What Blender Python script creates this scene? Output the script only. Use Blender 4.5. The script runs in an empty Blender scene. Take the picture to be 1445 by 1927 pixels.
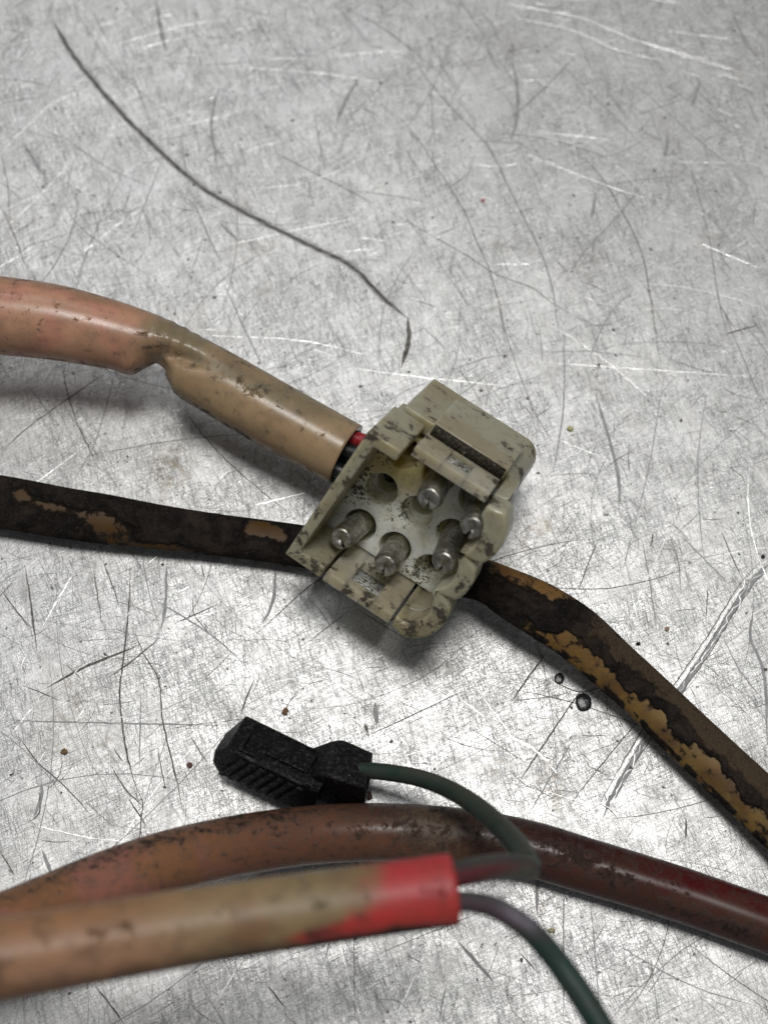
import bpy, bmesh, math, random
from mathutils import Vector, noise as mnoise
C = bpy.context.scene
COL = C.collection
R = random.Random(7)
U = 0.1                       # 1 Blender unit = 1 cm; everything below is written in millimetres
C.unit_settings.scale_length = 0.01

# ------------------------------------------------------------------ camera
FPX, CX, CY = 2647.0, 722.5, 963.5
TILT = math.radians(20); DIST = 132.0
RIGHT = Vector((1, 0, 0)); TOC = Vector((0, -math.sin(TILT), math.cos(TILT))); UPV = TOC.cross(RIGHT)
CAM = TOC * DIST
cd = bpy.data.cameras.new('camera'); cam = bpy.data.objects.new('camera', cd); COL.objects.link(cam)
cam.location = CAM * U; cam.rotation_euler = (TILT, 0, 0)
cd.sensor_fit = 'VERTICAL'; cd.sensor_height = 36; cd.sensor_width = 27
cd.lens = 36 * FPX / 1927
cd.clip_start = 0.1; cd.clip_end = 2000
cd.dof.use_dof = True; cd.dof.focus_distance = 12.4
cd.dof.aperture_fstop = 1e-3 * cd.lens / (2 * 0.095)
C.camera = cam

# ------------------------------------------------------------------ light
w = bpy.data.worlds.new('World'); C.world = w; w.use_nodes = True
w.node_tree.nodes['Background'].inputs[0].default_value = (0.93, 0.96, 1.0, 1)
w.node_tree.nodes['Background'].inputs[1].default_value = 0.13
def area(name, loc, target, sx, sy, power, color):
    l = bpy.data.lights.new(name, 'AREA'); l.shape = 'RECTANGLE'; l.size = sx * U; l.size_y = sy * U
    l.energy = power; l.color = color
    o = bpy.data.objects.new(name, l); COL.objects.link(o); o.location = Vector(loc) * U
    o.rotation_euler = (Vector(target) - Vector(loc)).to_track_quat('-Z', 'Y').to_euler()
area('ceiling_light', (25, 70, 600), (0, 0, 0), 210, 140, 20500, (1, 0.985, 0.96))
area('ceiling_light', (-160, 420, 520), (0, 0, 0), 420, 90, 5200, (0.96, 0.98, 1))
C.view_settings.view_transform = 'Standard'; C.view_settings.look = 'None'
C.view_settings.exposure = 0.0; C.view_settings.gamma = 1
C.render.engine = 'CYCLES'
C.cycles.use_denoising = True
C.cycles.max_bounces = 8

# ------------------------------------------------------------------ helpers
def depth(p): return DIST - p.dot(TOC)
def P(px, py, h=0.0):
    """the place in the scene, h mm above the worktop, met by the sight line through a point of the photograph"""
    d = -TOC + RIGHT * ((px - CX) / FPX) - UPV * ((py - CY) / FPX)
    return CAM + d * ((h - CAM.z) / d.z)
def pxmm(p): return FPX / depth(p)
def sstep(a, b, x):
    t = min(1, max(0, (x - a) / (b - a))); return t * t * (3 - 2 * t)
def mix(a, b, t): return tuple(x + (y - x) * t for x, y in zip(a, b))
def nz(p, s, off=0.0): return mnoise.fractal(Vector(p) * s + Vector((off, off * 1.7, -off)), 0.9, 2.1, 4)

def tag(o, label, cat, group=None):
    o['label'] = label; o['category'] = cat
    if group: o['group'] = group
    return o
def empty(name, loc):
    o = bpy.data.objects.new(name, None); COL.objects.link(o); o.location = Vector(loc) * U
    o.empty_display_size = 0.2; return o
def base_of(o):
    b = Vector((0, 0, 0))
    while o is not None: b += o.location; o = o.parent
    return b
def obj(name, verts, faces, mat, parent=None, smooth=True, mats=None, fmat=None, attrs=None, recalc=True, bevel=0, origin=None):
    me = bpy.data.meshes.new(name)
    pb = base_of(parent) if parent else Vector((0, 0, 0))
    ob_ = Vector(origin) * U if origin is not None else pb
    me.from_pydata([Vector(v) * U - ob_ for v in verts], [], faces)
    for m in (mats or [mat]): me.materials.append(m)
    if fmat: me.polygons.foreach_set('material_index', fmat)
    for an, (ty, data) in (attrs or {}).items():
        a = me.attributes.new(an, ty, 'POINT')
        a.data.foreach_set('color' if ty == 'FLOAT_COLOR' else 'value', data)
    if recalc:
        bm = bmesh.new(); bm.from_mesh(me); bmesh.ops.recalc_face_normals(bm, faces=bm.faces); bm.to_mesh(me); bm.free()
    me.polygons.foreach_set('use_smooth', [smooth] * len(me.polygons))
    o = bpy.data.objects.new(name, me); COL.objects.link(o)
    if parent: o.parent = parent
    o.location = ob_ - pb if parent else ob_
    if bevel:
        b = o.modifiers.new('bevel', 'BEVEL'); b.width = bevel * U; b.segments = 2; b.limit_method = 'ANGLE'; b.angle_limit = math.radians(35)
        b.harden_normals = False
        me.polygons.foreach_set('use_smooth', [True] * len(me.polygons))
        try: me.set_sharp_from_angle(angle=math.radians(40))
        except Exception: pass
    return o

# ------------------------------------------------------------------ node helpers
class NT:
    def __init__(s, name):
        s.m = bpy.data.materials.new(name); s.m.use_nodes = True; s.t = s.m.node_tree; s.t.nodes.clear()
        s.out = s.t.nodes.new('ShaderNodeOutputMaterial')
        s.co = s.t.nodes.new('ShaderNodeNewGeometry').outputs['Position']   # things never move, so position is fixed to the surface
        s.mm = s.vm('SCALE', s.co, scale=10.0)
    def put(s, sock, v):
        if hasattr(v, 'is_output'): s.t.links.new(v, sock)
        elif v is not None:
            if isinstance(v, tuple) and len(v) == 3 and sock.type == 'RGBA': v = v + (1,)
            sock.default_value = v
    def n(s, ty, props=None, out=0, **inp):
        nd = s.t.nodes.new(ty)
        for k, v in (props or {}).items(): setattr(nd, k, v)
        for k, v in inp.items():
            k2 = k.replace('_', ' ')
            s.put(nd.inputs[int(k[1:])] if k[0] == 'i' and k[1:].isdigit() else nd.inputs[k2], v)
        return nd.outputs[out]
    def vm(s, op, a, b=None, scale=None):
        nd = s.t.nodes.new('ShaderNodeVectorMath'); nd.operation = op; s.put(nd.inputs[0], a)
        if b is not None: s.put(nd.inputs[1], b)
        if scale is not None: nd.inputs['Scale'].default_value = scale
        return nd.outputs[0]
    def ma(s, op, a, b=None, c=None, clamp=False):
        nd = s.t.nodes.new('ShaderNodeMath'); nd.operation = op; nd.use_clamp = clamp
        for i, v in enumerate((a, b, c)):
            if v is not None: s.put(nd.inputs[i], v)
        return nd.outputs[0]
    def noise(s, scale, detail=4, rough=0.55, vec=None, dist=0.0, out=0):
        return s.n('ShaderNodeTexNoise', out=out, Vector=vec or s.mm, Scale=scale, Detail=detail, Roughness=rough, Distortion=dist)
    def step(s, x, a, b, lo=0.0, hi=1.0):
        nd = s.t.nodes.new('ShaderNodeMapRange'); nd.interpolation_type = 'SMOOTHSTEP'
        s.put(nd.inputs[0], x); nd.inputs[1].default_value = a; nd.inputs[2].default_value = b
        nd.inputs[3].default_value = lo; nd.inputs[4].default_value = hi
        return nd.outputs[0]
    def mixc(s, f, a, b, mode='MIX'):
        nd = s.t.nodes.new('ShaderNodeMix'); nd.data_type = 'RGBA'; nd.blend_type = mode
        s.put(nd.inputs[0], f); s.put(nd.inputs[6], a); s.put(nd.inputs[7], b); return nd.outputs[2]
    def attr(s, name, out='Fac'):
        nd = s.t.nodes.new('ShaderNodeAttribute'); nd.attribute_name = name; return nd.outputs[out]
    def bump(s, h, strength=0.3, dist=0.01, normal=None):
        nd = s.t.nodes.new('ShaderNodeBump'); nd.inputs['Strength'].default_value = strength; nd.inputs['Distance'].default_value = dist
        s.put(nd.inputs['Height'], h)
        if normal is not None: s.put(nd.inputs['Normal'], normal)
        return nd.outputs[0]
    def stretch(s, ang, sx, sy):
        nd = s.t.nodes.new('ShaderNodeMapping'); nd.vector_type = 'TEXTURE'
        s.put(nd.inputs[0], s.mm); nd.inputs['Rotation'].default_value = (0, 0, ang); nd.inputs['Scale'].default_value = (sx, sy, 1)
        return nd.outputs[0]
    def done(s, **k):
        nd = s.t.nodes.new('ShaderNodeBsdfPrincipled')
        for a, v in k.items(): s.put(nd.inputs[a.replace('_', ' ')], v)
        s.t.links.new(nd.outputs[0], s.out.inputs[0]); return s.m

def mat_sheet():
    s = NT('scratched_zinc')
    cloud = s.noise(0.045, 5, 0.6); cl2 = s.noise(0.35, 5, 0.65); fine = s.noise(2.3, 3, 0.6)
    col = s.mixc(s.step(cloud, 0.35, 0.65), (0.53, 0.53, 0.53), (0.60, 0.60, 0.59))
    col = s.mixc(s.step(cl2, 0.40, 0.72, 0, 0.40), col, (0.38, 0.375, 0.36))
    col = s.mixc(s.step(fine, 0.55, 0.72, 0, 0.5), col, (0.22, 0.215, 0.205))
    h = s.ma('MULTIPLY', fine, 0.35)
    rough = s.step(cl2, 0.3, 0.7, 0.40, 0.50)
    wear = s.step(s.noise(0.16, 3, 0.6), 0.34, 0.66, 0.26, 0.75)
    for k, (a, sx, sy, lo) in enumerate(((0.45, 2.6, .10, .62), (-0.25, 2.0, .09, .64), (1.2, 2.4, .10, .63), (2.1, 2.8, .11, .64), (2.7, 2.0, .09, .64), (0.75, 3.2, .11, .62), (1.65, 2.2, .09, .64), (0.2, 2.4, .09, .62), (0.6, 1.6, .08, .63), (1.9, 1.8, .10, .65))):
        nse = s.noise(1.0, 0, 0.5, vec=s.stretch(a, sx, sy))
        m = s.ma('MULTIPLY', s.step(nse, lo, lo + 0.06), wear)
        h = s.ma('MULTIPLY_ADD', m, 0.7 if k % 2 else -0.7, h)
        col = s.mixc(s.ma('MULTIPLY', m, 0.7 if k % 3 else 0.5), col, (0.90, 0.90, 0.89) if k % 3 else (0.16, 0.16, 0.155))
    for a, sx, sy in ((1.75, 9, .8), (1.4, 7, .6), (2.15, 10, .7), (1.9, 5, .35)):
        sm = s.step(s.noise(1.0, 2, 0.55, vec=s.stretch(a, sx, sy), dist=.2), 0.60, 0.74)
        col = s.mixc(s.ma('MULTIPLY', sm, 0.42), col, (0.24, 0.24, 0.245))
    # small dark pits and brownish dirt
    pit = s.step(s.noise(1.3, 4, 0.6), 0.65, 0.70)
    col = s.mixc(s.ma('MULTIPLY', pit, 0.75), col, (0.10, 0.095, 0.085))
    dirt = s.ma('MULTIPLY', s.step(s.noise(0.11, 4, 0.6), 0.56, 0.74), s.step(s.noise(1.1, 5, 0.7), 0.42, 0.62))
    col = s.mixc(s.ma('MULTIPLY', dirt, 0.5), col, (0.25, 0.21, 0.155))
    st = s.ma('MULTIPLY', s.attr('stain'), s.step(s.noise(0.9, 6, 0.75), 0.40, 0.60))
    col = s.mixc(st, col, (0.19, 0.145, 0.095))
    metal = s.ma('SUBTRACT', 0.86, s.ma('ADD', s.ma('MULTIPLY', dirt, 0.4), s.ma('MULTIPLY', pit, 0.7)), clamp=True)
    return s.done(Base_Color=col, Metallic=metal, Roughness=rough, Normal=s.bump(h, 0.5, 0.004))
def mat_burnish():
    s = NT('burnished_scratch')
    return s.done(Base_Color=s.mixc(s.step(s.noise(2.5, 5, .7), .35, .65), (0.88, 0.88, 0.87), (0.50, 0.50, 0.49)), Metallic=0.85, Roughness=s.step(s.noise(1.5, 3), .3, .7, .32, .5))
def mat_groove(name, c1, c2):
    s = NT(name); f = s.step(s.noise(1.3, 5, 0.7), 0.35, 0.65)
    return s.done(Base_Color=s.mixc(f, c1, c2), Metallic=0.15, Roughness=0.65)
def mat_tube(name, crust=(0.013, 0.011, 0.010), dustc=(0.10, 0.072, 0.048), rough=0.36, fs=0.9, speck=0.5, sss=0.0, edge=0.05, crust_bump=0.4, halo=0.5, spec=0.5):
    s = NT(name)
    tint = s.attr('tint', 'Color'); g = s.attr('grime'); d = s.attr('dust')
    big = s.noise(fs, 9, 0.74, dist=0.3); fine = s.noise(5.0, 6, 0.75); mid = s.noise(0.5, 4, 0.6)
    col = s.mixc(s.step(mid, .35, .7, 0, .28), tint, s.mixc(0.5, tint, (0.12, 0.085, 0.055)))
    dm = s.step(s.ma('ADD', s.ma('MULTIPLY', s.noise(2.2, 7, .75), 0.6), s.ma('SUBTRACT', d, 0.8)), -.12, .12)
    col = s.mixc(s.ma('MULTIPLY', dm, 0.85), col, s.mixc(s.step(fine, .3, .7), dustc, tuple(x * 1.9 for x in dustc)))
    gm = s.step(s.ma('ADD', s.ma('MULTIPLY', big, 1.6), s.ma('SUBTRACT', g, 1.3)), -edge, edge)
    cc = s.mixc(s.step(s.noise(1.1, 6, .7), .42, .66), crust, tuple(x * 1.7 for x in crust))
    cc = s.mixc(s.step(s.noise(5, 4, .7), .58, .70), cc, tuple(min(1, x * 6) for x in crust))
    cc = s.mixc(s.step(s.noise(.42, 6, .7, dist=.5), .42, .66, 0, .7), cc, tuple(x * y for x, y in zip(crust, (4.2, 3.7, 3.2))))
    over = s.step(s.ma('ADD', s.ma('MULTIPLY', s.noise(1.2, 8, .78), 1.7), s.ma('SUBTRACT', d, 1.65)), -.16, .16)
    cc = s.mixc(s.ma('MULTIPLY', over, s.step(fine, .3, .6, .5, 1.0)), cc, dustc)
    hm = s.step(s.ma('ADD', s.ma('ADD', s.ma('MULTIPLY', big, 1.3), s.ma('MULTIPLY', fine, .5)), s.ma('SUBTRACT', g, 1.4)), -.42, .05)
    col = s.mixc(s.ma('MULTIPLY', hm, halo), col, tuple(x * 3.2 for x in crust))
    col = s.mixc(gm, col, cc)
    sp = s.step(s.noise(2.4, 5, .65), .645, .70)
    col = s.mixc(s.ma('MULTIPLY', sp, speck), col, (0.035, 0.026, 0.02))
    rg = s.ma('ADD', s.ma('MULTIPLY', gm, 0.30), s.ma('ADD', s.step(fine, .3, .7, rough, rough + .12), s.ma('MULTIPLY', dm, 0.25)))
    hgt = s.ma('ADD', s.ma('MULTIPLY', gm, s.ma('ADD', s.ma('ADD', fine, 0.8), s.ma('MULTIPLY', s.noise(0.9, 6, .7), 2.0))), s.ma('MULTIPLY', fine, s.ma('ADD', 0.04, s.ma('MULTIPLY', dm, 0.4))))
    sl = s.ma('MULTIPLY', s.ma('SUBTRACT', 1.0, s.ma('MULTIPLY', gm, .72)), spec)
    return s.done(Base_Color=col, Roughness=rg, Specular_IOR_Level=sl, Normal=s.bump(hgt, crust_bump, 0.018), Subsurface_Weight=sss, Subsurface_Radius=(0.1, 0.06, 0.04))
def mat_nylon(name, base, yellow, grime=0.5, lo=0.55, spots=(), specks=(), yel=None):
    s = NT(name)
    blot = s.noise(0.55, 7, .72, dist=.4); big = s.noise(0.16, 2, .5); edge = s.noise(1.1, 7, .75); dots = s.noise(3.2, 4, .65)
    if yel: big = s.ma('ADD', s.ma('MULTIPLY', big, .5), s.ma('SUBTRACT', .95, s.ma('DIVIDE', s.n('ShaderNodeVectorMath', {'operation': 'DISTANCE'}, out=1, i0=s.mm, i1=tuple(yel[0])), yel[1])))
    col = s.mixc(s.step(big, .4, .62 if not yel else .9), base, yellow)
    col = s.mixc(s.step(s.noise(0.8, 6, .7), .42, .75, 0, .55), col, (0.20, 0.165, 0.11))
    g = s.ma('MULTIPLY', s.step(blot, lo, lo + .05), s.step(s.noise(2.6, 6, .75), .36, .55))
    sp = s.step(s.noise(4.2, 3, .6), .65, .70)
    m = s.ma('MAXIMUM', s.ma('MULTIPLY', g, grime + .3, clamp=True), s.ma('MULTIPLY', sp, grime + .2, clamp=True))
    def near(pts, nse, k):
        out = None
        for p, r in pts:
            d = s.n('ShaderNodeVectorMath', {'operation': 'DISTANCE'}, out=1, i0=s.mm, i1=tuple(p))
            f = s.ma('SUBTRACT', 1.0, s.ma('DIVIDE', d, r)); out = f if out is None else s.ma('MAXIMUM', out, f)
        return s.step(s.ma('ADD', s.ma('MULTIPLY', out, .30), s.ma('MULTIPLY', nse, k)), .5 * k + .15 * k ** .4, .5 * k + .25 * k ** .4)
    if spots: m = s.ma('MAXIMUM', m, s.ma('MULTIPLY', near([(p, r * 1.7) for p, r in spots], s.noise(0.75, 8, .75, dist=.3), 2.0), .9))
    if specks: m = s.ma('MAXIMUM', m, s.ma('MULTIPLY', near(specks, dots, 1.2), .9))
    col = s.mixc(m, col, (0.030, 0.021, 0.016))
    h = s.ma('ADD', s.ma('MULTIPLY', s.noise(3.5, 5, .6), .4), m)
    return s.done(Base_Color=col, Roughness=s.ma('ADD', s.ma('MULTIPLY', m, .4), .28), Subsurface_Weight=s.ma('SUBTRACT', .8, s.ma('MULTIPLY', m, .7)), Subsurface_Radius=(0.12, 0.11, 0.075),
                  Subsurface_Scale=2.2, IOR=1.5, Normal=s.bump(h, .3, .008))
def mat_plain(name, c, rough=0.4, metal=0.0, var=0.35, bs=4.0, bump=.2, emit=None):
    s = NT(name); f = s.noise(bs, 6, .7)
    col = s.mixc(s.step(f, .3, .7), tuple(x * (1 - var) for x in c), tuple(min(1, x * (1 + var)) for x in c))
    return s.done(Base_Color=col, Roughness=s.step(f, .3, .7, rough * .75, min(1, rough * 1.3)), Metallic=metal, Normal=s.bump(f, bump, .01))
def mat_pin():
    s = NT('tarnished_tin'); f = s.noise(1.6, 6, .7); g = s.noise(6, 4, .6)
    col = s.mixc(s.step(f, .36, .62), (0.60, 0.59, 0.55), (0.27, 0.255, 0.21))
    col = s.mixc(s.step(s.noise(3.0, 5, .7), .60, .70, 0, .8), col, (0.07, 0.055, 0.04))
    return s.done(Base_Color=col, Metallic=0.9, Roughness=s.step(g, .3, .7, .26, .45), Normal=s.bump(f, .4, .02))
def mat_plug():
    s = NT('greasy_black_plastic'); f = s.noise(3.0, 7, .75); b = s.noise(0.8, 4, .6)
    col = s.mixc(s.step(f, .55, .75), (0.004, 0.004, 0.0045), (0.03, 0.029, 0.027))
    return s.done(Base_Color=col, Roughness=s.step(b, .35, .65, .16, .42), Specular_IOR_Level=s.step(f, .45, .7, .15, .9), Normal=s.bump(f, .7, .014))

M = dict(
    sheet=mat_sheet(), burnish=mat_burnish(),
    groove=mat_groove('grimy_groove', (0.060, 0.054, 0.047), (0.18, 0.17, 0.15)), faint=mat_groove('faint_groove', (0.25, 0.25, 0.255), (0.38, 0.38, 0.38)),
    tan=mat_tube('tan_sleeving', speck=.45, rough=.24, sss=.12, edge=.16, halo=.25), cable=mat_tube('crusted_mustard_sleeving', rough=.40, fs=.95, edge=.20, crust_bump=1.0, halo=.9, spec=.15),
    maroon=mat_tube('maroon_sleeving', crust=(0.016, 0.012, 0.010), rough=.22, fs=1.3, edge=.16, halo=.5, spec=.28), near=mat_tube('red_ended_sleeving', rough=.42, fs=.6, edge=.22, halo=.5),
    wire=mat_tube('wire_insulation', rough=.42, speck=.35, spec=.28),
    soot=mat_plain('caked_grime', (0.03, 0.023, 0.018), .7, 0, .6, 3, .6),
    pin=mat_pin(), plug=mat_plug(), red=mat_plain('red_insulation', (0.30, 0.018, 0.022), .35), green=mat_plain('green_insulation', (0.015, 0.05, 0.035), .4),
    black=mat_plain('black_insulation', (0.012, 0.012, 0.012), .4), inside=mat_plain('dark_tube_lining', (0.10, 0.06, 0.04), .6),
)

# ------------------------------------------------------------------ the worktop
def make_worktop():
    # fine enough in the middle for the stain patches to have a shape, then a wide border
    xs = [-420, -250, -150] + [-75 + 1.5 * i for i in range(101)] + [150, 250, 420]
    ys = [-420, -250, -150] + [-75 + 1.5 * i for i in range(104)] + [150, 250, 420]
    stains = [(320, 880, 1.6, 3.0, .9), (1020, 985, 1.2, 1.0, .8), (1033, 1470, .8, 3.6, .95), (955, 80, 3, 3, .3), (130, 1330, 2.5, 3, .5), (500, 1040, 3, 4, .2),
              (1010, 1690, .7, 2.2, .7), (480, 470, 2, 1.2, .45), (1100, 500, 2, 2, .35), (830, 1250, 2, .8, .5), (300, 640, 6, 3, .25)]
    sp = [(P(x, y), a, b, k) for x, y, a, b, k in stains]
    vs, st = [], []
    for y in ys:
        for x in xs:
            vs.append((x, y, 0)); v = 0
            for p, a, b, k in sp: v += k * math.exp(-((x - p.x) / a) ** 2 - ((y - p.y) / b) ** 2)
            st.append(min(1, v))
    n = len(xs); top = len(vs)
    fs = [(j * n + i, j * n + i + 1, (j + 1) * n + i + 1, (j + 1) * n + i) for j in range(len(ys) - 1) for i in range(n - 1)]
    # a thickness of 3 mm: rim and underside
    corner = [0, n - 1, top - 1, top - n]
    vs += [(vs[c][0], vs[c][1], -3) for c in corner]; st += [0] * 4
    rims = [list(range(n)), [j * n + n - 1 for j in range(len(ys))], list(range(top - 1, top - n - 1, -1)), [j * n for j in range(len(ys) - 1, -1, -1)]]
    for k, rim in enumerate(rims): fs.append(tuple(rim) + (top + (k + 1) % 4, top + k))
    fs.append((top + 3, top + 2, top + 1, top))
    o = obj('worktop', vs, fs, M['sheet'], smooth=False, attrs={'stain': ('FLOAT', st)})
    o['kind'] = 'structure'; o['label'] = 'scratched grey sheet metal worktop under the wires'
    return o
worktop = make_worktop()

class Marks:
    """thin scratches on the sheet: a burr or groove edge with a ridge along the middle, tapered at both ends"""
    def __init__(s): s.v, s.f, s.m = [], [], []
    def strip(s, pts, wd, h, mi, z=None, taper=0.25):
        n = len(pts); z = R.uniform(.002, .008) if z is None else z; b = len(s.v)
        for i, p in enumerate(pts):
            a = pts[max(0, i - 1)]; c = pts[min(n - 1, i + 1)]
            dx, dy = c[0] - a[0], c[1] - a[1]; L = math.hypot(dx, dy) or 1
            t = i / (n - 1); k = min(1, min(t, 1 - t) / taper + 0.08); ww = wd * k * .5 * (R.uniform(.45, 1.1) if mi == 0 else R.uniform(.75, 1.05))
            nx, ny = -dy / L * ww, dx / L * ww
            s.v += [(p[0] + nx, p[1] + ny, z), (p[0], p[1], z + min(h * k, ww * .45)), (p[0] - nx, p[1] - ny, z)]
            if i:
                q = b + 3 * i
                s.f += [(q - 3, q - 2, q + 1, q), (q - 2, q - 1, q + 2, q + 1)]; s.m += [mi, mi]
    def px(s, pix, wpx, h, mi, jit=.05, step=.5, taper=.25):
        ctrl = [P(x, y) for x, y in pix]; pts = catmull([(p.x, p.y) for p in ctrl], step)
        pts = [(x + R.gauss(0, jit * .35), y + R.gauss(0, jit * .35)) for x, y in pts]
        s.strip(pts, wpx / 20.0 * (.42 if mi == 0 else .52 if wpx < 8 else .66 if mi == 1 else .8), h * (.4 if mi == 0 else .25), mi, taper=taper)
    def blob(s, x, y, r, mi):
        n = R.randint(5, 8); b = len(s.v); a0 = R.random() * 6; e = R.uniform(.45, 1)
        th = R.random() * 3.2; z = R.uniform(.002, .01)
        s.v.append((x, y, z + r * .25))
        for i in range(n):
            a = a0 + 6.2832 * i / n; rr = r * R.uniform(.6, 1.2); u, v = rr * math.cos(a), rr * e * math.sin(a)
            s.v.append((x + u * math.cos(th) - v * math.sin(th), y + u * math.sin(th) + v * math.cos(th), z))
        for i in range(n): s.f.append((b, b + 1 + i, b + 1 + (i + 1) % n)); s.m.append(mi)
def catmull(pts, step):
    k = len(pts[0]); E = [tuple(2 * a - b for a, b in zip(pts[0], pts[1]))] + list(pts) + [tuple(2 * a - b for a, b in zip(pts[-1], pts[-2]))]
    out = []
    for i in range(1, len(E) - 2):
        p0, p1, p2, p3 = E[i - 1:i + 3]; L = math.sqrt(sum((a - b) ** 2 for a, b in zip(p1[:3], p2[:3])))
        n = max(1, int(L / step + .5))
        for j in range(n):
            t = j / n
            out.append(tuple(.5 * (2 * b + (c - a) * t + (2 * a - 5 * b + 4 * c - d) * t * t + (3 * b - a - 3 * c + d) * t ** 3) for a, b, c, d in zip(p0, p1, p2, p3)))
    out.append(tuple(pts[-1])); return out

def make_scratches():
    k = Marks()     # material 0 burnished, 1 grimy groove, 2 faint groove
    z8 = lambda L: [(720 + x / 1.993, y / 1.993) for x, y in L]
    z7 = lambda L: [(x / 2.007, y / 2.007) for x, y in L]
    zA = lambda L: [(x / 3.01, 1060 + y / 3.01) for x, y in L]
    zC = lambda L: [(960 + x / 2.979, 1000 + y / 2.979) for x, y in L]
    zB = lambda L: [(480 + x / 3.01, 900 + y / 3.01) for x, y in L]
    # the long dark ones
    main = [(100, 40), (150, 120), (250, 235), (370, 345), (480, 410), (590, 465), (660, 500), (720, 560), (768, 600)]
    k.px(main, 17, .02, 2, .06, taper=.05); k.px(main, 12, .14, 1, .10, taper=.06); k.px([(x + 5, y - 6) for x, y in main[2:]], 3, .02, 2, .1); k.px([(x - 4, y + 5) for x, y in main[4:]], 2.5, .02, 0, .1)
    k.px([(766, 596), (769, 640), (755, 692)], 15, .02, 1, .08)
    for L, wd, m in (
        ([(75, 50), (110, 200), (200, 340), (330, 480), (400, 560), (500, 760), (580, 920), (630, 1060), (660, 1250), (690, 1390)], 7, 2),
        ([(80, 10), (160, 130), (280, 350), (350, 480)], 4, 2), ([(0, 400), (100, 480), (210, 640), (300, 780), (350, 900), (410, 1040), (460, 1280), (475, 1390)], 4, 1),
        ([(690, 560), (800, 640), (900, 800), (970, 950), (1000, 1100), (1030, 1300), (1045, 1390)], 4.5, 1),
        ([(1120, 520), (1170, 680), (1220, 880), (1245, 1040), (1270, 1180), (1330, 1380)], 6, 2), ([(1265, 1150), (1320, 1235)], 4, 1),
        ([(580, 170), (720, 290), (900, 470), (1030, 610)], 4, 2), ([(940, 310), (1110, 460), (1260, 590), (1370, 650)], 6, 2),
        ([(1040, 620), (980, 680), (900, 790), (760, 940), (680, 1060)], 6, 2), ([(960, 1070), (850, 1180), (760, 1370)], 5, 2),
        ([(1300, 20), (1360, 160), (1445, 260)], 8, 2), ([(485, 230), (505, 340), (500, 460), (475, 540)], 11, 2), ([(180, 340), (185, 430), (200, 560)], 6, 2),
        ([(1070, 500), (1060, 590)], 12, 2), ([(1000, 420), (1040, 520), (1065, 640)], 4, 2), ([(1190, 300), (1155, 410)], 9, 2), ([(0, 780), (90, 830), (300, 950), (430, 1030), (560, 1080), (640, 1140), (790, 1225)], 4, 1),
        ([(0, 690), (150, 900), (330, 1150), (470, 1300)], 3, 2), ([(130, 1210), (240, 1310)], 4, 2), ([(1280, 1255), (1400, 1220)], 7, 1), ([(0, 310), (180, 345)], 4, 2), ([(800, 720), (780, 830)], 8, 2),
    ): k.px(z8(L), wd, .015, m, .05)
    for L, wd in (([(450, 20), (720, 60), (950, 150), (1200, 220), (1370, 280)], 5), ([(460, 60), (700, 110), (880, 185), (1100, 240)], 6), ([(450, 10), (620, 40)], 5), ([(970, 160), (1200, 230), (1360, 275)], 4),
                  ([(1060, 115), (1330, 150)], 3), ([(0, 310), (300, 370)], 2.5), ([(1060, 605), (1445, 615)], 3), ([(1160, 900), (1280, 950), (1420, 1010)], 5), ([(420, 990), (570, 990)], 4), ([(180, 1185), (540, 1120)], 3.5),
                  ([(550, 780), (790, 705)], 3.5), ([(1220, 550), (1390, 515)], 3.5), ([(0, 890), (150, 850)], 3), ([(1030, 1080), (1140, 1000)], 4), ([(560, 490), (860, 525)], 3)):
        k.px(z8(L), wd, .025, 0, .06)
    for L, wd, m in (([(200, 480), (300, 560), (420, 640), (560, 700)], 5, 2), ([(690, 480), (690, 560), (720, 720)], 5, 2), ([(830, 320), (805, 420), (800, 500), (820, 620)], 8, 2), ([(500, 270), (525, 350), (560, 440)], 6, 2),
        ([(620, 590), (560, 740), (500, 900)], 5, 2), ([(650, 735), (730, 770), (790, 900), (840, 1000)], 6, 2), ([(1010, 560), (1160, 640), (1300, 710), (1445, 790)], 4, 1), ([(1360, 290), (1310, 370), (1270, 470)], 10, 2), ([(1190, 440), (1210, 560), (1230, 640)], 5, 2),
        ([(590, 0), (610, 120), (630, 200)], 12, 2), ([(350, 40), (410, 160)], 7, 2), ([(90, 540), (170, 670)], 9, 2), ([(0, 770), (60, 900), (110, 1040)], 4, 1), ([(960, 50), (1050, 220)], 6, 2), ([(240, 770), (330, 880), (560, 1040)], 5, 2),
        ([(0, 560), (30, 700), (40, 850)], 3.5, 1), ([(830, 840), (900, 910)], 8, 2), ([(0, 390), (160, 365)], 6, 2), ([(1260, 0), (1310, 80)], 5, 2), ([(300, 580), (270, 640), (250, 760)], 4, 2), ([(780, 860), (720, 1040)], 4, 2)):
        k.px(z7(L), wd, .015, m, .05)
    for L, wd in (([(0, 580), (100, 480), (200, 390), (350, 330)], 6), ([(40, 250), (150, 190), (400, 180)], 3), ([(860, 250), (1000, 260), (1200, 275), (1445, 310)], 4), ([(0, 880), (150, 740), (300, 570)], 4.5), ([(70, 130), (270, 110)], 3),
                  ([(400, 180), (700, 95), (900, 70)], 3), ([(510, 185), (780, 120)], 3.5), ([(990, 220), (1190, 220)], 3.5), ([(290, 970), (430, 860), (560, 770)], 4), ([(1200, 960), (1445, 935)], 4), ([(0, 960), (60, 840)], 3)):
        k.px(z7(L), wd, .025, 0, .06)
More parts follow.
